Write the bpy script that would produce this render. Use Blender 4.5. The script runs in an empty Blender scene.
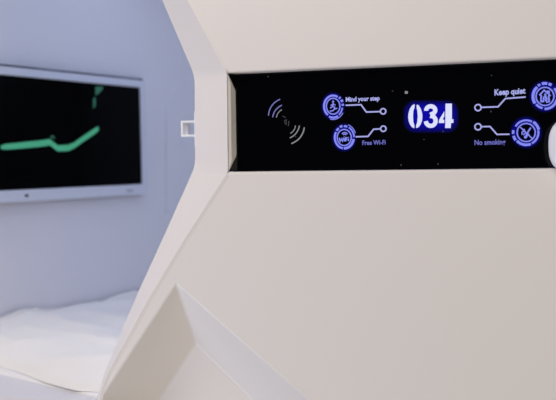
import bpy, bmesh, math, random
from mathutils import Vector, Matrix, noise

SC = bpy.context.scene
COL = SC.collection
CAMZ = 1.60

# ------------------------------------------------------------------ camera
FPX = 772.0                                   # focal length in pixels (556 wide)
YAW, PITCH, ROLL = math.radians(14.4), math.radians(2.92), math.radians(0.9)
FWD = Vector((-math.sin(YAW) * math.cos(PITCH), math.cos(YAW) * math.cos(PITCH), -math.sin(PITCH)))
R0 = Vector((math.cos(YAW), math.sin(YAW), 0.0))
U0 = R0.cross(FWD)
RGT = R0 * math.cos(ROLL) - U0 * math.sin(ROLL)
UPV = U0 * math.cos(ROLL) + R0 * math.sin(ROLL)
CAM = Vector((math.sin(YAW), -math.cos(YAW), CAMZ))
cd = bpy.data.cameras.new('camera')
cam = bpy.data.objects.new('camera', cd)
COL.objects.link(cam)
M = Matrix((RGT, UPV, -FWD)).transposed().to_4x4()
M.translation = CAM
cam.matrix_world = M
cd.sensor_width = 36.0
cd.lens = FPX / 556.0 * 36.0
cd.clip_start = 0.02
cd.dof.use_dof = True
cd.dof.focus_distance = 1.0
cd.dof.aperture_fstop = 5.0
SC.camera = cam

# ------------------------------------------------------------------ world, lights, exposure
w = bpy.data.worlds.new('world'); SC.world = w
w.use_nodes = True
w.node_tree.nodes['Background'].inputs[0].default_value = (0.34, 0.43, 0.90, 1)
w.node_tree.nodes['Background'].inputs[1].default_value = 0.064


def area(name, loc, target, sx, sy, power, color):
    l = bpy.data.lights.new(name, 'AREA'); l.shape = 'RECTANGLE'
    l.size, l.size_y, l.energy, l.color = sx, sy, power, color
    o = bpy.data.objects.new(name, l); COL.objects.link(o)
    o.location = loc
    o.rotation_euler = (Vector(target) - Vector(loc)).to_track_quat('-Z', 'Y').to_euler()
    return o


area('corridor_lamp', (-0.4, -1.5, 3.0), (0.0, 0.0, 1.45), 1.4, 0.9, 17.7, (0.910, 0.899, 1.000))
area('fill_lamp_near', (-0.55, -0.62, 3.0), (-0.5, 0.0, 1.45), 0.9, 0.4, 11.8, (1.000, 0.883, 0.681))  # added fill, brightens the duvet through the opening
area('fill_lamp_right', (2.2, -1.5, 1.2), (0.1, 0.0, 1.4), 0.9, 0.9, 21.8, (1.000, 0.948, 0.733))  # added warm fill from the right
area('fill_lamp_low', (-0.4, -1.6, 0.5), (-0.1, 0.0, 1.4), 0.9, 0.9, 2.52, (1.000, 0.873, 0.635))  # added low fill in place of floor bounce
area('fill_lamp_low_left', (-1.3, -0.7, 0.5), (0.1, 0.0, 1.4), 0.9, 0.9, 15.1, (0.804, 0.873, 1.000))  # added cool fill from low on the left, out of view
area('pod_lamp', (0.75, 0.62, 2.08), (-0.6, 0.80, 1.6), 0.6, 0.15, 2.95, (0.638, 0.734, 1.000))
area('pod_ceiling_lamp', (-0.15, 0.62, 2.17), (-0.15, 0.62, 0.0), 0.9, 0.5, 1.45, (0.479, 0.631, 1.000))
SC.view_settings.view_transform = 'Standard'
SC.view_settings.look = 'None'
SC.view_settings.exposure = 0.0
SC.view_settings.gamma = 1.0
SC.view_settings.use_curve_mapping = False


# ------------------------------------------------------------------ helpers
def ray(px, py):
    return FWD + RGT * ((px - 278.0) / FPX) - UPV * ((py - 200.0) / FPX)


def on_y(px, py, y=0.0):
    r = ray(px, py)
    return CAM + r * ((y - CAM.y) / r.y)


def on_z(px, py, z):
    r = ray(px, py)
    return CAM + r * ((z - CAM.z) / r.z)


def lin(c):
    return tuple((v / 255 / 12.92) if v / 255 <= 0.04045 else ((v / 255 + 0.055) / 1.055) ** 2.4 for v in c)


def mat(name, rgb, rough=0.4, spec=0.5, emit=None, strength=0.0, bump=0.0, bscale=300.0, mottle=0.0):
    m = bpy.data.materials.new(name); m.use_nodes = True
    nt = m.node_tree; b = nt.nodes['Principled BSDF']
    c = lin(rgb)
    b.inputs['Base Color'].default_value = (*c, 1)
    b.inputs['Roughness'].default_value = rough
    b.inputs['Specular IOR Level'].default_value = spec
    if emit:
        b.inputs['Emission Color'].default_value = (*lin(emit), 1)
        b.inputs['Emission Strength'].default_value = strength
    if bump or mottle:
        tc = nt.nodes.new('ShaderNodeTexCoord')
        nz = nt.nodes.new('ShaderNodeTexNoise'); nz.inputs['Scale'].default_value = bscale
        nt.links.new(tc.outputs['Object'], nz.inputs['Vector'])
        if bump:
            bp = nt.nodes.new('ShaderNodeBump'); bp.inputs['Strength'].default_value = bump
            bp.inputs['Distance'].default_value = 0.002
            nt.links.new(nz.outputs['Fac'], bp.inputs['Height'])
            nt.links.new(bp.outputs['Normal'], b.inputs['Normal'])
        if mottle:
            rp = nt.nodes.new('ShaderNodeMixRGB'); rp.blend_type = 'MIX'
            rp.inputs[1].default_value = (*[v * (1 - mottle) for v in c], 1)
            rp.inputs[2].default_value = (*[min(1, v * (1 + mottle)) for v in c], 1)
            nt.links.new(nz.outputs['Fac'], rp.inputs[0])
            nt.links.new(rp.outputs[0], b.inputs['Base Color'])
    return m


def link(name, bm, m, parent=None, smooth=False, bevel=0.0, segs=3, angle=30):
    bmesh.ops.recalc_face_normals(bm, faces=bm.faces)
    me = bpy.data.meshes.new(name); bm.to_mesh(me); bm.free()
    me.materials.append(m)
    o = bpy.data.objects.new(name, me); COL.objects.link(o)
    if parent:
        o.parent = parent
        o.matrix_parent_inverse = Matrix.Identity(4)
        o.location = -WORLD[parent.name] if parent.name in WORLD else (0, 0, 0)
    if smooth:
        for p in me.polygons: p.use_smooth = True
    if bevel:
        md = o.modifiers.new('edge', 'BEVEL'); md.width = bevel; md.segments = segs
        md.limit_method = 'ANGLE'; md.angle_limit = math.radians(angle)
        md.harden_normals = True
        for p in me.polygons: p.use_smooth = True
        me.update()
    WORLD[o.name] = Vector((0, 0, 0))          # every mesh is written in world coordinates
    return o


WORLD = {}


def tag(o, label=None, cat=None, group=None, kind=None):
    if label: o['label'] = label
    if cat: o['category'] = cat
    if group: o['group'] = group
    if kind: o['kind'] = kind
    return o


def empty(name, loc, label, cat, group=None):
    o = bpy.data.objects.new(name, None); COL.objects.link(o)
    o.empty_display_size = 0.05
    o.location = loc
    WORLD[o.name] = Vector(loc)
    return tag(o, label, cat, group)


def prism(bm, pts, d):
    """solid from a 3D polygon pushed along the vector d"""
    a = [bm.verts.new(p) for p in pts]
    b = [bm.verts.new(Vector(p) + Vector(d)) for p in pts]
    n = len(a)
    bm.faces.new(a); bm.faces.new(b[::-1])
    for i in range(n):
        bm.faces.new((a[i], b[i], b[(i + 1) % n], a[(i + 1) % n]))


def plate(bm, outer, holes, d):
    """flat plate with holes, pushed along d"""
    loops = []
    edges = []
    for lp in [outer] + holes:
        vs = [bm.verts.new(p) for p in lp]
        es = [bm.edges.new((vs[i], vs[(i + 1) % len(vs)])) for i in range(len(vs))]
        loops.append(vs); edges += es
    r = bmesh.ops.triangle_fill(bm, use_beauty=True, edges=edges)
    faces = [g for g in r['geom'] if isinstance(g, bmesh.types.BMFace)]
    ex = bmesh.ops.extrude_face_region(bm, geom=faces, use_keep_orig=True)
    nv = [g for g in ex['geom'] if isinstance(g, bmesh.types.BMVert)]
    bmesh.ops.translate(bm, vec=d, verts=nv)


def box(bm, lo, hi):
    x0, y0, z0 = lo; x1, y1, z1 = hi
    prism(bm, [(x0, y0, z0), (x1, y0, z0), (x1, y0, z1), (x0, y0, z1)], (0, y1 - y0, 0))


# ------------------------------------------------------------------ materials
SHELL = mat('shell_plastic', (232, 225, 223), 0.42, 0.4, bump=0.02, bscale=900)
INNER = mat('pod_wall_plastic', (228, 226, 230), 0.30, 0.4)
GLASS = mat('display_glass', (3, 3, 4), 0.12, 0.25)
SCREEN = mat('screen_glass', (1, 1, 2), 0.12, 0.06)
BEZEL = mat('bezel_plastic', (214, 217, 226), 0.35, 0.5)
DARK = mat('dark_plastic', (45, 48, 60), 0.4)
GREY = mat('grey_print', (150, 155, 170), 0.5)
LINEN = mat('duvet_cotton', (247, 244, 240), 0.9, 0.1, bump=0.15, bscale=400)
SHEET = mat('mattress_sheet', (247, 245, 243), 0.9, 0.1, bump=0.1, bscale=500)
FLOOR = mat('corridor_floor', (150, 142, 136), 0.5, 0.3, mottle=0.1, bscale=40)
CLEAR = mat('latch_plastic', (238, 238, 244), 0.3, 0.5)
KNOB = mat('knob_plastic', (232, 232, 240), 0.35, 0.5)
E_WHITE = mat('lit_white', (20, 20, 30), 0.4, emit=(226, 228, 255), strength=0.95)
E_LINE = mat('lit_lavender', (20, 20, 30), 0.4, emit=(176, 178, 242), strength=0.9)
E_TEXT = mat('lit_text', (20, 20, 30), 0.4, emit=(176, 180, 246), strength=0.9)
E_DIMTEXT = mat('lit_text_dim', (15, 15, 30), 0.4, emit=(110, 112, 205), strength=0.85)
E_RING = mat('lit_ring', (15, 15, 40), 0.4, emit=(134, 140, 248), strength=0.95)
E_BLUE = mat('lit_blue', (5, 5, 30), 0.4, emit=(34, 30, 165), strength=0.8)
E_ARC = mat('lit_arc', (20, 20, 30), 0.4, emit=(128, 126, 205), strength=0.8)
G_ARC = mat('grey_arc', (20, 20, 20), 0.4, emit=(150, 150, 156), strength=0.8)
G_MARK = mat('grey_mark', (24, 24, 26), 0.4, emit=(70, 70, 76), strength=0.6)
E_GREEN = mat('green_glow', (4, 12, 10), 0.4, emit=(58, 150, 116), strength=1.0)
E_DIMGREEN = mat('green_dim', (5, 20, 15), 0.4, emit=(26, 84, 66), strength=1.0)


def painted_glow(name, inner, outer, strength):
    """glow around the lit marks, painted on the glass as an emission ramp"""
    m = bpy.data.materials.new(name); m.use_nodes = True
    nt = m.node_tree; b = nt.nodes['Principled BSDF']
    b.inputs['Base Color'].default_value = (0.002, 0.002, 0.004, 1)
    b.inputs['Roughness'].default_value = 0.2
    b.inputs['Specular IOR Level'].default_value = 0.2
    b.inputs['Emission Strength'].default_value = strength
    at = nt.nodes.new('ShaderNodeAttribute'); at.attribute_name = 'glow_falloff'
    rp = nt.nodes.new('ShaderNodeValToRGB')
    rp.color_ramp.elements[0].position = 0.0; rp.color_ramp.elements[0].color = (*lin(inner), 1)
    rp.color_ramp.elements[1].position = 1.0; rp.color_ramp.elements[1].color = (0, 0, 0, 1)
    e = rp.color_ramp.elements.new(0.5); e.color = (*lin(outer), 1)
    nt.links.new(at.outputs['Fac'], rp.inputs[0])
    nt.links.new(rp.outputs[0], b.inputs['Emission Color'])
    return m


HALO = painted_glow('blue_glow', (8, 6, 168), (4, 3, 110), 0.9)

# ------------------------------------------------------------------ pod front: outline of the opening
MX = -0.57                                     # middle of the opening
RD = 0.04                                      # how far the rim slopes back
top_r = on_y(186 - 0.545 * 170, 0 - 170); top_s = on_y(160 - 0.44 * 170, 0 - 170, RD)
ridge_px = [(187.5, 0), (227, 73), (228, 172), (184, 240), (148, 300), (124, 344), (108, 372), (100, 394), (95.5, 419)]
sil_px = [(162, 0), (194.5, 76), (195, 166), (162, 240), (140, 288), (120, 334), (105.5, 371), (98.5, 393), (93.5, 411)]
RIDGE = [top_r] + [on_y(x, y) for x, y in ridge_px]
SIL = [top_s] + [on_y(x, y, RD) for x, y in sil_px]
SIL[0].z = RIDGE[0].z - 0.05


def soften(pts, corner, n, r):
    """round one corner of a polyline with n+1 points over the length r"""
    p0, p1, p2 = pts[corner - 1], pts[corner], pts[corner + 1]
    a = p1 + (p0 - p1).normalized() * r; b = p1 + (p2 - p1).normalized() * r
    arc = []
    for i in range(n + 1):
        t = i / n
        arc.append(a * (1 - t) ** 2 + p1 * 2 * t * (1 - t) + b * t * t)
    return pts[:corner] + arc + pts[corner + 1:]


SIL = soften(SIL, 3, 4, 0.012); SIL = soften(SIL, 2, 4, 0.012)
RIDGE_S = soften(soften(RIDGE, 3, 4, 0.004), 2, 4, 0.004)


def mirrored(pts):
    return [Vector((2 * MX - p.x, p.y, p.z)) for p in reversed(pts)]


ring_r = RIDGE_S + mirrored(RIDGE_S)
ring_s = SIL + mirrored(SIL)

pod = empty('sleeping_pod', (0.2, 0.05, 0.0),
            'white moulded capsule front with hexagonal opening and triangular foothold, around the black display', 'sleeping pod')

# rim: slopes from the ridge back to the lip of the opening, then returns inward
bm = bmesh.new()
n = len(ring_r)
cen = Vector((MX, 0, 1.7))
prof = []


def outward(ring, i):
    d = (ring[(i + 1) % len(ring)] - ring[i]).normalized() + (ring[i] - ring[i - 1]).normalized()
    nr = Vector((d.z, 0, -d.x)).normalized()
    return nr if nr.dot(ring[i] - cen) > 0 else -nr


for i in range(n):
    r, s = ring_r[i], ring_s[i]
    o1, o2 = outward(ring_r, i), outward(ring_s, i)
    lw = 0.0004 if RIDGE[3].z - 0.002 < r.z < RIDGE[2].z + 0.002 else 0.006
    prof.append([bm.verts.new(p) for p in (r + o1 * lw + Vector((0, 0.006, 0)), r + o1 * lw + Vector((0, 0.0002, 0)),
                                           r + Vector((0, -0.0011, 0)), s,
                                           s + Vector((0, 0.05, 0)) + o2 * 0.003,
                                           s + Vector((0, 0.05, 0)) + o2 * 0.03)])
m_ = len(prof[0])
for i in range(n):
    a, b = prof[i], prof[(i + 1) % n]
    for k in range(m_):
        bm.faces.new((a[k], b[k], b[(k + 1) % m_], a[(k + 1) % m_]))
link('opening_rim', bm, SHELL, pod, bevel=0.004, segs=4, angle=12)

# display opening in the front
GD = 0.017                                     # the black glass sits this far behind the panels
XE = 0.50                                      # right end of the display opening
TLc, BLc = RIDGE[2], RIDGE[3]
ztr = on_y(556, 57.5).z; zbr = on_y(556, 168.5).z
x556 = on_y(556, 100).x
TRc = Vector((XE, 0, TLc.z + (ztr - TLc.z) / (x556 - TLc.x) * (XE - TLc.x)))
BRc = Vector((XE, 0, BLc.z + (zbr - BLc.z) / (x556 - BLc.x) * (XE - BLc.x)))
ZM = (TLc.z + BLc.z) / 2
XR, XL, ZT = 1.25, -1.75, 2.45
V = Vector
mir = lambda p: V((2 * MX - p.x, p.y, p.z))
up_poly = [V((XL, 0, ZT)), V((XL, 0, ZM)), V((mir(RIDGE[2]).x, 0, ZM)), mir(RIDGE[2]), mir(RIDGE[1]), mir(RIDGE[0]),
           RIDGE[0], RIDGE[1], TLc, TRc, V((XE, 0, ZM)), V((XR, 0, ZM)), V((XR, 0, ZT))]
def weight_edges(bm, p, q):
    lay = bm.edges.layers.float.new('bevel_weight_edge')
    for e in bm.edges:
        if all(abs(v.co.y) < 1e-5 and min(p.x, q.x) - 1e-4 <= v.co.x <= max(p.x, q.x) + 1e-4 and
               abs(v.co.z - (p.z + (q.z - p.z) * (v.co.x - p.x) / (q.x - p.x))) < 1e-4 for v in e.verts):
            e[lay] = 1.0


bm = bmesh.new(); plate(bm, up_poly, [], (0, 0.032, 0)); weight_edges(bm, TLc, TRc)
o_ = link('upper_panel', bm, SHELL, pod, bevel=0.0025, segs=3)
o_.modifiers[0].limit_method = 'WEIGHT'; o_.modifiers[0].harden_normals = False
for p in o_.data.polygons: p.use_smooth = False

# foothold: triangular pocket with sloping walls
FD = 0.055
A = on_y(176, 281.5)
L1, R1 = on_y(101.5, 395), on_y(360, 443)
ZB = A.z - 0.42
L2, R2 = V((L1.x, 0, ZB)), V((R1.x, 0, ZB))
B = on_y(196, 343, FD)
Lb, Rb = on_y(143, 423, FD), on_y(313, 459, FD)
Lb2, Rb2 = V((Lb.x, FD, ZB + 0.05)), V((Rb.x, FD, ZB + 0.05))
hole = [A, R1, R2, L2, L1]
backp = [B, Rb, Rb2, Lb2, Lb]
low_poly = [BRc, BLc] + RIDGE[4:] + [mir(p) for p in reversed(RIDGE[4:])] + [mir(RIDGE[3]), V((mir(RIDGE[3]).x, 0, ZM)), V((XL, 0, ZM)),
            V((XL, 0, 0)), V((XR, 0, 0)), V((XR, 0, ZM)), V((XE, 0, ZM))]
bm = bmesh.new(); plate(bm, low_poly, [hole], (0, 0.032, 0)); weight_edges(bm, BLc, BRc)
o_ = link('lower_panel', bm, SHELL, pod, bevel=0.0025, segs=3)
o_.modifiers[0].limit_method = 'WEIGHT'; o_.modifiers[0].harden_normals = False
for p in o_.data.polygons: p.use_smooth = False
bm = bmesh.new()
hc = sum(hole, V((0, 0, 0))) / 5


def grow(p, d, y):
    i = hole.index(p)
    o1 = (hole[i] - hole[i - 1]).normalized(); o2 = (hole[(i + 1) % 5] - hole[i]).normalized()
    n1 = V((-o1.z, 0, o1.x)); n2 = V((-o2.z, 0, o2.x))
    if n1.dot(p - hc) < 0: n1, n2 = -n1, -n2
    m = (n1 + n2).normalized()
    q_ = p + m * (d / max(0.4, m.dot(n1)))
    return V((q_.x, y, q_.z))


rows = [[bm.verts.new(p) for p in q_] for q_ in ([grow(p, 0.004, 0.006) for p in hole], [grow(p, 0.004, 0.0002) for p in hole],
                                                  [grow(p, -0.0015, -0.0006) for p in hole], backp)]
bm.faces.new(rows[-1])
for ra, rb in zip(rows, rows[1:]):
    for i in range(5):
        bm.faces.new((ra[i], ra[(i + 1) % 5], rb[(i + 1) % 5], rb[i]))
link('foothold', bm, SHELL, pod, bevel=0.006, segs=4, angle=15)

# latch on the lip of the opening
lp = on_y(194.5, 129, RD)
lx, lz = lp.x, lp.z
la = on_y(181.6, 121, RD + 0.012); lb = on_y(181.6, 137, RD + 0.012)
bm = bmesh.new()
th = 0.0031
ox0, ox1 = la.x, lx + 0.012
oz1, oz0 = la.z, lb.z
y0, y1 = RD + 0.008, RD + 0.030
outer = [V((ox1, y0, oz0)), V((ox0, y0, oz0)), V((ox0, y0, oz1)), V((ox1, y0, oz1)), V((ox1, y0, oz1 - th)), V((ox0 + th, y0, oz1 - th)),
         V((ox0 + th, y0, oz0 + th)), V((ox1, y0, oz0 + th))]
prism(bm, outer, (0, y1 - y0, 0))
box(bm, (ox0 + th * 0.6, y0 + 0.006, oz0 + th * 0.6), (ox0 + 0.0085, y1 - 0.002, oz1 - th * 0.6))
lt = link('latch', bm, CLEAR, pod, bevel=0.0008, segs=2)
bm = bmesh.new()
box(bm, (lx - 0.003, RD + 0.006, on_y(194, 147, RD).z), (lx + 0.012, RD + 0.04, on_y(194, 111, RD).z))
link('latch_plate', bm, CLEAR, lt, bevel=0.0015, segs=2)

# ------------------------------------------------------------------ interior of the pod
DUV = 1.249                                    # top of the bedding
MAT = 1.240                                    # top of the mattress
TDIR = V((0.36, 0.93, 0)).normalized()         # direction of the wall that carries the television
TN = V((TDIR.y, -TDIR.x, 0))                   # its normal, into the pod
P1 = V((-0.603, 0.93, CAMZ))                   # right edge of the television
WALL0 = P1 - TN * 0.028


def wall_pt(y, z):
    return WALL0 + TDIR * ((y - WALL0.y) / TDIR.y) + V((0, 0, z - WALL0.z))


def wall_slab(name, pts, d, m=INNER):
    bm = bmesh.new(); prism(bm, pts, d)
    return tag(link(name, bm, m), kind='structure')


YB, XW, ZC, ZF = 1.30, 1.00, 2.20, 1.06
a, b = wall_pt(0.09, 0), wall_pt(YB, 0)
wall_slab('wall_left', [V((a.x, a.y, ZF)), V((b.x, b.y, ZF)), V((b.x, b.y, ZC)), V((a.x, a.y, ZC))], TN * -0.04)
wall_slab('wall_back', [V((-1.0, YB, ZF)), V((XW, YB, ZF)), V((XW, YB, ZC)), V((-1.0, YB, ZC))], (0, 0.04, 0))
wall_slab('wall_right', [V((XW, 0.04, ZF)), V((XW, YB, ZF)), V((XW, YB, ZC)), V((XW, 0.04, ZC))], (0.04, 0, 0))
wall_slab('ceiling', [V((-1.2, 0.04, ZC)), V((XW, 0.04, ZC)), V((XW, YB, ZC)), V((-1.2, YB, ZC))], (0, 0, 0.04))
wall_slab('floor', [V((-1.2, 0.04, ZF)), V((XW, 0.04, ZF)), V((XW, YB, ZF)), V((-1.2, YB, ZF))], (0, 0, -0.04))
wall_slab('floor_corridor', [V((-3, -3, 0)), V((3, -3, 0)), V((3, 1.3, 0)), V((-3, 1.3, 0))], (0, 0, -0.05), FLOOR)


ls_z = SIL[-1].z
wall_slab('trim_1', [V((-1.1, RD + 0.03, ls_z - 0.002)), V((0.4, RD + 0.03, ls_z - 0.002)), V((0.4, 0.45, ls_z - 0.002)), V((-1.1, 0.45, ls_z - 0.002))], (0, 0, -0.03))

# ------------------------------------------------------------------ television
def on_plane(px, py, p, nrm):
    r = ray(px, py)
    return CAM + r * ((p - CAM).dot(nrm) / r.dot(nrm))


c_tr = on_plane(146.8, 81, P1, TN); c_br = on_plane(147, 195, P1, TN)
c_tl = on_plane(0, 65.5, P1, TN); c_bl = on_plane(0, 202.5, P1, TN)
s_tr = on_plane(141.6, 87.6, P1, TN); s_br = on_plane(141.6, 184.2, P1, TN)
S = lambda p: (p - P1).dot(TDIR)
TZ1, TZ0 = (c_tr.z + c_tl.z) / 2, (c_br.z + c_bl.z) / 2
TS1 = (S(c_tr) + S(c_br)) / 2
TS0 = TS1 - 0.545
SZ1, SZ0, SS1 = s_tr.z, s_br.z, (S(s_tr) + S(s_br)) / 2
SS0 = TS0 + (TS1 - SS1)
tvp = lambda s, z, out=0.0: P1 + TDIR * s + TN * out + V((0, 0, z - P1.z))
tv = empty('television', tvp((TS0 + TS1) / 2, TZ0, -0.028), 'white framed flat television on the lavender pod wall, dark screen with green streak', 'television')
bm = bmesh.new()
plate(bm, [tvp(TS0, TZ0), tvp(TS1, TZ0), tvp(TS1, TZ1), tvp(TS0, TZ1)],
      [[tvp(SS0, SZ0), tvp(SS1, SZ0), tvp(SS1, SZ1), tvp(SS0, SZ1)]], TN * -0.027)
link('bezel', bm, BEZEL, tv, bevel=0.003, segs=3)
bm = bmesh.new()
prism(bm, [tvp(TS0 - 0.004, TZ0 + 0.002, -0.010), tvp(TS1 + 0.001, TZ0 + 0.002, -0.010), tvp(TS1 + 0.001, TZ1 + 0.0055, -0.010), tvp(TS0 - 0.004, TZ1 + 0.0055, -0.010)], TN * -0.0175)
link('dark_backing', bm, DARK, tv)  # dark slab raised past the bezel, draws a dark line along its top
bm = bmesh.new()
e = 0.004
prism(bm, [tvp(SS0 - e, SZ0 - e, -0.004), tvp(SS1 + e, SZ0 - e, -0.004), tvp(SS1 + e, SZ1 + e, -0.004), tvp(SS0 - e, SZ1 + e, -0.004)], TN * -0.012)
sc = link('screen', bm, SCREEN, tv)
bm = bmesh.new()


def screen_band(bm, pts):
    """pts: (px, py, half width) along an emissive band laid on the screen"""
    q_ = []
    for x, y, h in pts:
        p = on_plane(x, y, P1 - TN * 0.0036, TN)
        hh = h * 0.0024
        q_.append([bm.verts.new(p + V((0, 0, k * hh)) + TN * o) for k, o in ((1, 0), (-1, 0), (-1, -0.0008), (1, -0.0008))])
    for ra, rb in zip(q_, q_[1:]):
        for k in range(4):
            bm.faces.new((ra[k], ra[(k + 1) % 4], rb[(k + 1) % 4], rb[k]))
    bm.faces.new(q_[0]); bm.faces.new(q_[-1][::-1])


screen_band(bm, [(1, 147.3, 1.6), (6, 146.8, 2.6), (20, 145.6, 2.8), (40, 143.6, 3.0), (50, 142.2, 3.0), (54, 145.5, 3.0), (58, 148.3, 3.0), (68, 148.0, 3.0), (74, 145.5, 2.8), (86, 137, 2.8), (95, 131, 2.8), (98.5, 128.5, 2.2)])  # emissive green band over the screen
g = link('lit_streak', bm, E_GREEN, sc); g['label'] = 'green glowing streak on the dark screen'
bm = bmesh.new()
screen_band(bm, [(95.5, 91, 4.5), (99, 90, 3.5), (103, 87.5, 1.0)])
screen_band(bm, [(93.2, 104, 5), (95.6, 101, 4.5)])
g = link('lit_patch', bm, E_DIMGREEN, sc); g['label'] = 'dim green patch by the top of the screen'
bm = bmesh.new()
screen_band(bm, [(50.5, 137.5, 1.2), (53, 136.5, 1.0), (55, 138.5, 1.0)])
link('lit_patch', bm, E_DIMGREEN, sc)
for nm, px, py, wd, ht, m in (('sensor_window', 26.5, 195.6, 0.009, 0.006, DARK), ('brand_mark', 129.8, 190.6, 0.022, 0.004, GREY)):
    p = on_plane(px, py, P1, TN)
    bm = bmesh.new()
    prism(bm, [tvp(S(p) + a * wd / 2, p.z + b_ * ht / 2, -0.001) for a, b_ in ((-1, -1), (1, -1), (1, 1), (-1, 1))], TN * 0.002)
    link(nm, bm, m, tv)

# rib pressed into the wall beside the television
rib = [on_plane(x, y, WALL0, TN) for x, y in ((166.5, 212), (166.5, 160), (166.5, 108), (172, 94), (186, 72))]
bm = bmesh.new()
rv = []
for i, p in enumerate(rib):
    d = (rib[min(i + 1, len(rib) - 1)] - rib[max(i - 1, 0)]).normalized()
    sd = d.cross(TN).normalized() * 0.0075
    rv.append([bm.verts.new(q_) for q_ in (p + sd - TN * 0.002, p + sd * 0.4 + TN * 0.0035, p - sd * 0.4 + TN * 0.0035, p - sd - TN * 0.002)])
for ra, rb in zip(rv, rv[1:]):
    for k in range(4):
        bm.faces.new((ra[k], ra[(k + 1) % 4], rb[(k + 1) % 4], rb[k]))
bm.faces.new(rv[0]); bm.faces.new(rv[-1][::-1])
tag(link('trim_2', bm, INNER, None, smooth=False), kind='structure')

# ------------------------------------------------------------------ bed
bm = bmesh.new()
f0 = on_z(-60, 358, MAT); f1 = on_z(96, 400, MAT)
fd = (f1 - f0).normalized()
fy = 0.10
front = [V((f0.x, f0.y, MAT)), V((f1.x, max(fy, f1.y), MAT)), V((f1.x + 0.1, fy, MAT))]
wl = wall_pt(0.3, 0)
outline = [V((wall_pt(f0.y - 0.02, 0).x + 0.01, f0.y - 0.02, MAT))] + front + [V((XW - 0.02, fy, MAT)), V((XW - 0.02, YB - 0.02, MAT)),
           V((wall_pt(YB - 0.02, 0).x + 0.01, YB - 0.02, MAT))]
prism(bm, outline, (0, 0, ZF - MAT))
mt = link('mattress', bm, SHEET, None, bevel=0.006, segs=4)
tag(mt, 'white sheeted mattress on the pod floor, its edge showing below the duvet', 'mattress')

bm = bmesh.new()
NX, NY = 150, 90
e0 = on_z(0, 365, MAT + 0.004); e1 = on_z(50, 383, MAT + 0.004)
grid = []
for j in range(NY + 1):
    row = []
    v_ = j / NY
    for i in range(NX + 1):
        x = -1.02 + i / NX * 1.9
        yf = e0.y + (e1.y - e0.y) * (x - e0.x) / (e1.x - e0.x)
        yf = min(yf + 0.010 * noise.noise(V((x * 7, 3.1, 0))), 0.5)
        ym = f0.y + (f1.y - f0.y) * (x - f0.x) / (f1.x - f0.x)
        yf = max(yf, min(ym, f0.y) + 0.012, fy + 0.02)
        y = yf + v_ * (YB - 0.03 - yf)
        p = V((x * 2.6, y * 3.4, 0.3))
        h = 0.014 * noise.noise(p) + 0.012 * noise.noise(V((x * 9 + y * 5, y * 8 - x * 2, 1.7)))
        rdg = 1 - abs(noise.noise(V((x * 5 + y * 3, y * 7 - x, 5.0))))
        h += 0.012 * (rdg ** 5) - 0.004
        edge = min(1.0, v_ / 0.06)
        front_ = math.exp(-((v_ - 0.16) / 0.16) ** 2)
        z = MAT + (DUV - MAT + 0.012 * front_) * math.sqrt(1 - (1 - edge) ** 2) + h * edge
        if j == 0: z = MAT + 0.0006
        xw = wall_pt(y, 0).x + 0.012
        if x < xw:
            x = xw + 0.002 * i / NX
        row.append(bm.verts.new((x, y, z if j == 0 else max(z, MAT + 0.0015))))
    grid.append(row)
for j in range(NY):
    for i in range(NX):
        bm.faces.new((grid[j][i], grid[j][i + 1], grid[j + 1][i + 1], grid[j + 1][i]))
du = link('duvet', bm, LINEN, None, smooth=True)
tag(du, 'rumpled white cotton duvet spread over the mattress in the pod', 'duvet')


# ------------------------------------------------------------------ display panel
YG = GD                                        # face of the glass
dz = 0.012
disp = empty('display_panel', (0.15, GD, BLc.z), 'black glossy display strip with lit blue icons and room number on white pod front', 'display panel')
# white bevelled tongue at the left end of the display opening
g1 = on_y(235.5, 91, GD); g2 = on_y(236.5, 155, GD)
bm = bmesh.new()
q = [TLc + V((0.0006, 0.0006, -0.0006)), g1, g2, BLc + V((0.0006, 0.0006, 0.0006))]
mid = [q[0] * 0.4 + q[1] * 0.6, q[3] * 0.4 + q[2] * 0.6]
for p in mid: p.y = 0.0035
v = [bm.verts.new(p) for p in (q[0], mid[0], mid[1], q[3])]
v2 = [bm.verts.new(p) for p in (q[1], q[2])]
bk = [bm.verts.new(p + V((0.0004, 0.012, 0))) for p in (q[0], q[1], q[2], q[3])]
bm.faces.new(v); bm.faces.new((v[1], v2[0], v2[1], v[2]))
bm.faces.new((bk[3], bk[2], bk[1], bk[0]))
bm.faces.new((v[0], v[1], v2[0], bk[1], bk[0])); bm.faces.new((v[3], v[2], v2[1], bk[2], bk[3]))
bm.faces.new((v2[0], v2[1], bk[2], bk[1])); bm.faces.new((v[0], v[3], bk[3], bk[0]))
tg = link('end_piece', bm, SHELL, disp, bevel=0.0008, segs=2)
tg['label'] = 'white end piece of the display'

bm = bmesh.new()
gt = lambda p, dy, ddz: V((p.x, dy, p.z + ddz))
GTL = on_y(235.5, 71, GD); GBL = on_y(236.5, 172.5, GD)
ext = 0.004
g0 = 0.0003
prism(bm, [V((GTL.x - 0.003, GD, TLc.z + (TRc.z - TLc.z) * (GTL.x - 0.004 - TLc.x) / (XE - TLc.x) - g0)), V((XE - g0, GD, TRc.z - g0)), V((XE - g0, GD, BRc.z + g0)), V((GBL.x - 0.004, GD, BLc.z + g0 + (BRc.z - BLc.z) * (GBL.x - 0.004 - BLc.x) / (XE - BLc.x)))], (0, 0.008, 0))
gl = link('glass', bm, GLASS, disp)
bm = bmesh.new()
box(bm, (TLc.x + 0.0012, GD + 0.0135, BLc.z + 0.0006), (g1.x + 0.02, GD + 0.0155, TLc.z - 0.0006))
link('leak_blocker', bm, GLASS, disp)  # added hidden plate, blocks pod light leaking past the tongue
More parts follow.
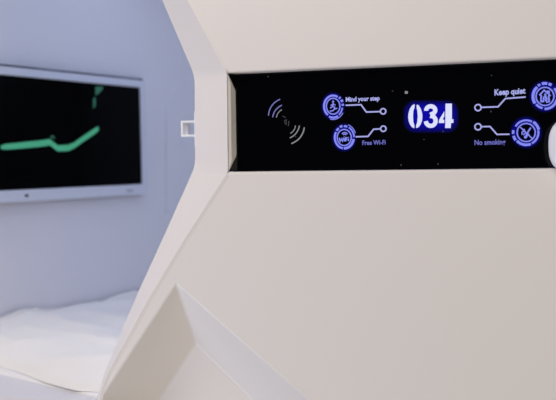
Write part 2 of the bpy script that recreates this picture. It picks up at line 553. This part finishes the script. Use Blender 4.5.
for c, gcorner, gside in ((TLc, GTL, g1), (BLc, GBL, g2)):
    bm = bmesh.new()
    s = 1 if c is TLc else -1
    pts = [c + V((0.0008, 0.0012, -s * 0.0008)), V((gcorner.x + 0.001, GD - 0.0004, c.z - s * 0.0004)), gside + V((0.001, -0.0004, 0))]
    prism(bm, pts, (0, 0.005, 0))
    link('corner_flap', bm, GLASS, disp)


def dp(px, py, lift=0.0006):
    return on_y(px, py, YG - lift)


def strip_mesh(bm, pts, wpx, closed=False, lift=0.0006, thick=0.0006):
    """flat band of a given pixel-like width along picture points on the glass"""
    P = [dp(x, y, lift) for x, y in pts]
    w_ = wpx * 0.00129 / 2
    nn = len(P)
    L, Rr = [], []
    for i in range(nn):
        if closed:
            a, c = P[i - 1], P[(i + 1) % nn]
        else:
            a, c = P[max(i - 1, 0)], P[min(i + 1, nn - 1)]
        if closed or 0 < i < nn - 1:
            d1 = (P[i] - a).normalized(); d2 = (c - P[i]).normalized()
            d = (d1 + d2).normalized(); k = 1 / max(0.5, d.dot(d1))
        else:
            d = (c - a).normalized(); k = 1
        nr = V((-d.z, 0, d.x)) * w_ * k
        L.append(P[i] + nr); Rr.append(P[i] - nr)
    off = V((0, thick, 0))
    q = [[bm.verts.new(p) for p in (L[i], Rr[i], Rr[i] + off, L[i] + off)] for i in range(nn)]
    for i in range(nn if closed else nn - 1):
        a, c = q[i], q[(i + 1) % nn]
        for k in range(4):
            bm.faces.new((a[k], a[(k + 1) % 4], c[(k + 1) % 4], c[k]))
    if not closed:
        bm.faces.new(q[0]); bm.faces.new(q[-1][::-1])


def poly_mesh(bm, pts, lift=0.0006):
    prism(bm, [dp(x, y, lift) for x, y in pts], (0, 0.0005, 0))


def ell(cx, cy, rx, ry, a0=0, a1=360, n_=40, rot=0):
    full = abs(a1 - a0) >= 360
    N = n_ if full else n_ + 1
    return [(cx + rx * math.cos(math.radians(a0 + (a1 - a0) * i / n_)), cy - ry * math.sin(math.radians(a0 + (a1 - a0) * i / n_))) for i in range(N)]


def halo_mesh(name, rings, parent, lift=0.0003):
    """rings: list of closed loops from the inside outwards with their glow_falloff"""
    bm = bmesh.new()
    lay = bm.verts.layers.float.new('glow_falloff')
    vs = []
    for pts, val in rings:
        r_ = []
        for x, y in pts:
            vv = bm.verts.new(dp(x, y, lift)); vv[lay] = val; r_.append(vv)
        vs.append(r_)
    for a, c in zip(vs, vs[1:]):
        k = len(a)
        for i in range(k):
            bm.faces.new((a[i], a[(i + 1) % k], c[(i + 1) % k], c[i]))
    if len(rings[0][0]) and rings[0][1] == 0.0 and name == 'number_glow':
        bm.faces.new(vs[0])
    return link(name, bm, HALO, parent)


def text(name, s, x0, y0, x1, y1, cap, m, bold=0.02):
    """caption between two baseline points given on the glass; cap = height of a capital"""
    cu = bpy.data.curves.new(name, 'FONT'); cu.body = s; cu.size = 1.0; cu.offset = bold; cu.extrude = 0.0
    cu.resolution_u = 3
    tmp = bpy.data.objects.new('tmp', cu); COL.objects.link(tmp)
    bpy.context.view_layer.update()
    me = bpy.data.meshes.new_from_object(tmp.evaluated_get(bpy.context.evaluated_depsgraph_get()))
    COL.objects.unlink(tmp); bpy.data.objects.remove(tmp); bpy.data.curves.remove(cu)
    xs = [v.co.x for v in me.vertices]
    mn, mx = min(xs), max(xs)
    p0, p1 = dp(x0, y0), dp(x1, y1)
    ux = (p1 - p0) / (mx - mn)
    uz = V((0, 0, cap * 0.00129 / 0.70))
    for v in me.vertices:
        v.co = p0 + ux * (v.co.x - mn) + uz * v.co.y - V((0, 0, 0))
    bm = bmesh.new(); bm.from_mesh(me); bpy.data.meshes.remove(me)
    bmesh.ops.remove_doubles(bm, verts=bm.verts, dist=1e-7)
    ex = bmesh.ops.extrude_face_region(bm, geom=bm.faces[:], use_keep_orig=True)
    bmesh.ops.translate(bm, vec=(0, 0.0005, 0), verts=[g for g in ex['geom'] if isinstance(g, bmesh.types.BMVert)])
    return link(name, bm, m, disp)


text('caption', 'Mind your step', 345.8, 101.6, 379.6, 100.2, 4.3, E_TEXT, 0.03)['label'] = 'lit caption reading Mind your step'
text('caption', 'Free Wi-Fi', 362.3, 145.0, 385.6, 144.4, 4.4, E_DIMTEXT, 0.02)['label'] = 'lit caption reading Free Wi-Fi'
text('caption', 'Keep quiet', 494.5, 95.2, 525.5, 93.4, 5.4, E_TEXT, 0.03)['label'] = 'lit caption reading Keep quiet'
text('caption', 'No smoking', 474.5, 145.0, 505.5, 144.2, 4.8, E_DIMTEXT, 0.02)['label'] = 'lit caption reading No smoking'

lines = [([(345.6, 105.3), (361, 104.7), (366.3, 112.0), (379.8, 111.6)], (383.1, 111.3), 2.7),
         ([(355.6, 136.8), (368, 136.4), (373.6, 129.2), (380, 128.9)], (383.3, 128.7), 2.7),
         ([(525.6, 97.0), (505.4, 98.5), (498, 106.8), (481.4, 107.3)], (478, 107.6), 3.1),
         ([(509.5, 134.2), (497, 134.4), (490, 126.5), (481.4, 126.7)], (478, 126.8), 3.1)]
for pts, node, r in lines:
    bm = bmesh.new(); strip_mesh(bm, pts, 1.35)
    ln = link('circuit_line', bm, E_LINE, disp)
    bm = bmesh.new(); strip_mesh(bm, ell(node[0], node[1], r, r, n_=24), 1.3, True)
    link('node_ring', bm, E_LINE, ln)


def badge(label, cx, cy, rx, ry, segs, glyph):
    h = halo_mesh('badge', [(ell(cx, cy, rx * k, ry * k), val) for k, val in ((0.50, 1.0), (0.66, 0.6), (0.86, 0.3), (0.98, 0.58), (1.16, 1.0))], disp)
    h['label'] = label
    for a0, a1, k, wd in segs:
        bm = bmesh.new(); strip_mesh(bm, ell(cx, cy, rx * k, ry * k, a0, a1, max(3, int((a1 - a0) / 8))), wd)
        link('ring_segment', bm, E_RING, h)
    bm = bmesh.new(); strip_mesh(bm, ell(cx, cy, rx * 0.64, ry * 0.64), 1.2, True)
    link('inner_ring', bm, E_RING, h)
    bm = bmesh.new()
    for kind, pts, wd in glyph:
        pp = [(cx + x * rx, cy + y * ry) for x, y in pts]
        if kind == 'line': strip_mesh(bm, pp, wd)
        elif kind == 'loop': strip_mesh(bm, pp, wd, True)
        else: poly_mesh(bm, pp)
    link('pictogram', bm, E_RING, h)


dot = lambda x, y, r: ell(x, y, r, r, n_=10)
walker = [('fill', ell(0.0, -0.37, 0.10, 0.085, n_=10), 0),
          ('line', [(0.02, -0.26), (-0.06, 0.02)], 1.3),
          ('line', [(-0.06, 0.02), (0.14, 0.08), (0.12, 0.22)], 1.1),
          ('line', [(-0.06, 0.02), (-0.28, 0.16)], 1.1),
          ('line', [(-0.24, -0.06), (0.0, -0.18), (0.22, -0.08)], 0.9),
          ('line', [(-0.32, 0.40), (-0.02, 0.36), (0.08, 0.26), (0.38, 0.16)], 1.1)]
badge('lit round badge with walking figure on a step', 333.1, 106.2, 10.6, 12.4,
      [(60, 235, 0.86, 2.0), (245, 300, 0.92, 2.0), (308, 352, 0.88, 1.4), (2, 12, 0.92, 2.4), (22, 34, 0.93, 2.6), (42, 52, 0.92, 2.2),
       (255, 330, 1.07, 0.8)], walker)
wifi = [('line', [(-0.46, 0.02), (-0.38, 0.32), (-0.27, 0.10), (-0.16, 0.30), (-0.08, 0.02)], 1.2),
        ('line', [(0.02, 0.06), (0.02, 0.30)], 1.3), ('line', [(0.02, -0.07), (0.02, -0.02)], 1.3),
        ('line', [(0.14, 0.30), (0.14, 0.02), (0.30, 0.02)], 1.2), ('line', [(0.14, 0.15), (0.27, 0.15)], 1.0),
        ('line', [(0.38, 0.08), (0.38, 0.28)], 1.2), ('line', [(0.38, -0.04), (0.38, 0.01)], 1.2),
        ('line', [(0.04 + 0.30 * math.cos(t_), -0.12 - 0.28 * math.sin(t_)) for t_ in (0.6, 1.0, 1.57, 2.1, 2.5)], 1.1),
        ('line', [(0.04 + 0.16 * math.cos(t_), -0.12 - 0.15 * math.sin(t_)) for t_ in (0.6, 1.0, 1.57, 2.1, 2.5)], 1.1)]
badge('lit round badge with wireless internet symbol', 344.2, 137.5, 11.0, 12.6,
      [(150, 262, 0.86, 2.0), (268, 352, 0.86, 2.4), (2, 62, 0.90, 1.6), (72, 92, 0.90, 2.0), (100, 116, 0.92, 2.2), (124, 142, 0.88, 2.2), (20, 70, 1.07, 0.8)], wifi)
house = [('line', [(-0.40, -0.08), (-0.06, -0.44), (0.16, -0.24), (0.16, -0.36), (0.28, -0.36), (0.28, -0.14), (0.38, -0.02)], 1.4),
         ('line', [(-0.28, -0.12), (-0.28, 0.36), (-0.08, 0.36)], 1.4), ('line', [(0.26, -0.06), (0.30, 0.36), (0.08, 0.40)], 1.4),
         ('line', [(-0.10, 0.36), (-0.10, 0.06), (0.04, 0.0), (0.12, 0.12), (0.02, 0.22), (0.16, 0.40)], 1.3),
         ('fill', dot(0.02, -0.12, 0.09), 0), ('line', [(-0.02, -0.02), (0.18, 0.22)], 1.3)]
badge('lit round badge with house pictogram', 545.0, 96.4, 14.0, 14.2,
      [(130, 215, 0.86, 2.6), (222, 258, 0.84, 2.0), (268, 345, 0.88, 2.2), (352, 50, 0.88, 2.0) if False else (352, 400, 0.88, 2.0),
       (60, 74, 0.92, 2.6), (80, 104, 0.92, 2.6), (112, 124, 0.90, 2.2)], house)
smoke = [('line', [(-0.42, -0.38), (0.42, 0.42)], 1.1), ('line', [(0.32, -0.34), (0.12, -0.04), (0.0, 0.22), (-0.06, 0.34)], 1.4),
         ('line', [(-0.30, 0.16), (-0.28, -0.04), (-0.12, -0.10), (-0.14, -0.26)], 1.1),
         ('line', [(-0.20, 0.18), (-0.10, 0.06), (0.0, 0.04)], 1.0), ('line', [(0.02, 0.36), (0.08, 0.18), (0.22, 0.10)], 1.0),
         ('fill', dot(-0.05, 0.32, 0.11), 0)]
badge('lit round badge with crossed out cigarette', 526.2, 132.5, 14.2, 14.2,
      [(62, 150, 0.86, 1.7), (12, 56, 0.90, 2.4), (195, 216, 0.92, 2.4), (170, 186, 0.92, 2.2), (222, 292, 0.87, 2.4), (298, 370, 0.86, 1.8)], smoke)

# room number 034
def rrect(cx, cy, hx, hy, r, n_=8):
    pts = []
    for (sx, sy, a) in ((1, -1, 0), (-1, -1, 90), (-1, 1, 180), (1, 1, 270)):
        for i in range(n_ + 1):
            an = math.radians(a + 90 * i / n_)
            pts.append((cx + sx * (hx - r) + r * math.cos(an), cy + sy * (hy - r) - r * math.sin(an)))
    return pts


nb = halo_mesh('number_glow', [(rrect(431, 116.2, 18, 8, 7.5), 0.0), (rrect(431, 116.3, 22, 11.5, 9), 0.25), (rrect(431, 116.5, 25.5, 14, 11), 0.62),
                                    (rrect(431, 116.6, 28, 16.5, 12), 1.0)], disp)
def digit(parts):
    bm = bmesh.new()
    for kind, pts, wd in parts:
        if kind == 'fill': poly_mesh(bm, pts, 0.0009)
        else: strip_mesh(bm, pts, wd, lift=0.0009)
    return link('digit', bm, E_WHITE, disp)


def z(px, py):                                  # zoomed reading of the number into picture points
    return (400 + px / 7.943, 90 + py / 7.943)


zero_l = [z(*p) for p in ((116, 112), (96, 122), (78, 150), (67, 188), (65, 215), (69, 245), (80, 275), (96, 296), (114, 303), (114, 280), (106, 255), (103, 210), (106, 165), (116, 138))]
zero_r = [z(*p) for p in ((132, 116), (148, 122), (164, 146), (175, 182), (178, 212), (174, 245), (163, 274), (148, 294), (128, 303), (128, 280), (137, 255), (141, 212), (138, 168), (132, 140))]
digit([('fill', zero_l, 0), ('fill', zero_r, 0)])
up_bow = [z(244 + 36 * math.cos(math.radians(t_)), 160 - 31 * math.sin(math.radians(t_))) for t_ in range(188, -70, -14)]
low_bow = [z(244 + 39 * math.cos(math.radians(t_)), 245 - 40 * math.sin(math.radians(t_))) for t_ in range(62, -190, -14)]
three = [('line', up_bow + [z(240, 196)], 4.0), ('line', [z(240, 206)] + low_bow, 4.0)]
digit(three)
four = [('fill', [z(*p) for p in ((352, 168), (310, 238), (308, 262), (352, 262), (352, 236), (338, 234), (352, 208))], 0),
        ('fill', [z(*p) for p in ((362, 108), (412, 108), (412, 232), (424, 232), (424, 260), (406, 262), (402, 302), (358, 302), (360, 262), (360, 200))], 0)]
digit(four)

# contactless card waves
def arc(p0, p1, bow, wd, m):
    a = V((p0[0], p0[1], 0)); c = V((p1[0], p1[1], 0))
    d = c - a; nr = V((-d.y, d.x, 0)).normalized() * -bow
    mid_ = (a + c) / 2 + nr
    pts = []
    for i in range(9):
        t_ = i / 8
        q_ = a * (1 - t_) ** 2 + (mid_ * 2 - (a + c) / 2) * 2 * t_ * (1 - t_) + c * t_ * t_
        pts.append((q_.x, q_.y))
    bm = bmesh.new(); strip_mesh(bm, pts, wd)
    o = link('signal_arc', bm, m, disp)
    if m is G_ARC: o['label'] = 'grey signal arc'
    return o


arc((280.0, 99.2), (268.4, 115.6), -3.0, 1.0, E_ARC); arc((281.8, 105.2), (272.6, 117.2), -2.0, 1.0, E_ARC); arc((281.8, 109.7), (276.3, 117.6), -1.2, 0.8, G_ARC)
arc((295.4, 125.6), (290.3, 133.4), 1.2, 0.8, G_ARC); arc((299.4, 125.6), (289.8, 138.0), 2.0, 1.0, G_ARC); arc((304.3, 127.4), (291.3, 143.6), 3.0, 1.2, G_ARC)
bm = bmesh.new()
strip_mesh(bm, [(282.5, 116), (285.5, 117.5)], 0.9); strip_mesh(bm, [(284, 121), (286.3, 119.8), (286, 124.5), (284.5, 122)], 0.9); strip_mesh(bm, [(288.8, 121), (288.3, 126)], 0.9)
link('card_mark', bm, G_MARK, disp)
bm = bmesh.new(); poly_mesh(bm, rrect(406.3, 92.4, 1.5, 1.3, 0.5, 2))
link('light_sensor', bm, G_ARC, disp)
random.seed(4)
for x, y in ((491.5, 75.5), (295.5, 136.5), (268, 76.5), (392.5, 91), (424, 139.5), (443, 131.5), (401, 165), (438, 164), (491, 111.5)):
    bm = bmesh.new(); poly_mesh(bm, ell(x, y, 0.7, random.uniform(0.5, 1.1), n_=8))
    link('dust_speck', bm, G_MARK, disp)

# white rounded knob in front of the right end of the display
knob = empty('door_knob', (on_y(577, 145, 0).x, GD, on_y(577, 145, 0).z), 'white rounded plastic knob at the right end of the black display strip', 'knob')
bm = bmesh.new()
kc = on_y(577.5, 145, -0.012)
bmesh.ops.create_uvsphere(bm, u_segments=40, v_segments=24, radius=1.0)
for v in bm.verts:
    c = v.co
    se = lambda t_, p_: math.copysign(abs(t_) ** p_, t_)
    v.co = V((kc.x + se(c.x, 0.8) * 0.0320, kc.y + se(c.y, 0.8) * 0.0150, kc.z + se(c.z, 0.75) * 0.0335))
link('grip', bm, KNOB, knob, smooth=True)
bm = bmesh.new()
bmesh.ops.create_cone(bm, cap_ends=True, segments=24, radius1=0.011, radius2=0.011, depth=0.02, matrix=Matrix.Translation((kc.x, 0.006, kc.z)) @ Matrix.Rotation(math.pi / 2, 4, 'X'))
link('shaft', bm, KNOB, knob, bevel=0.001)
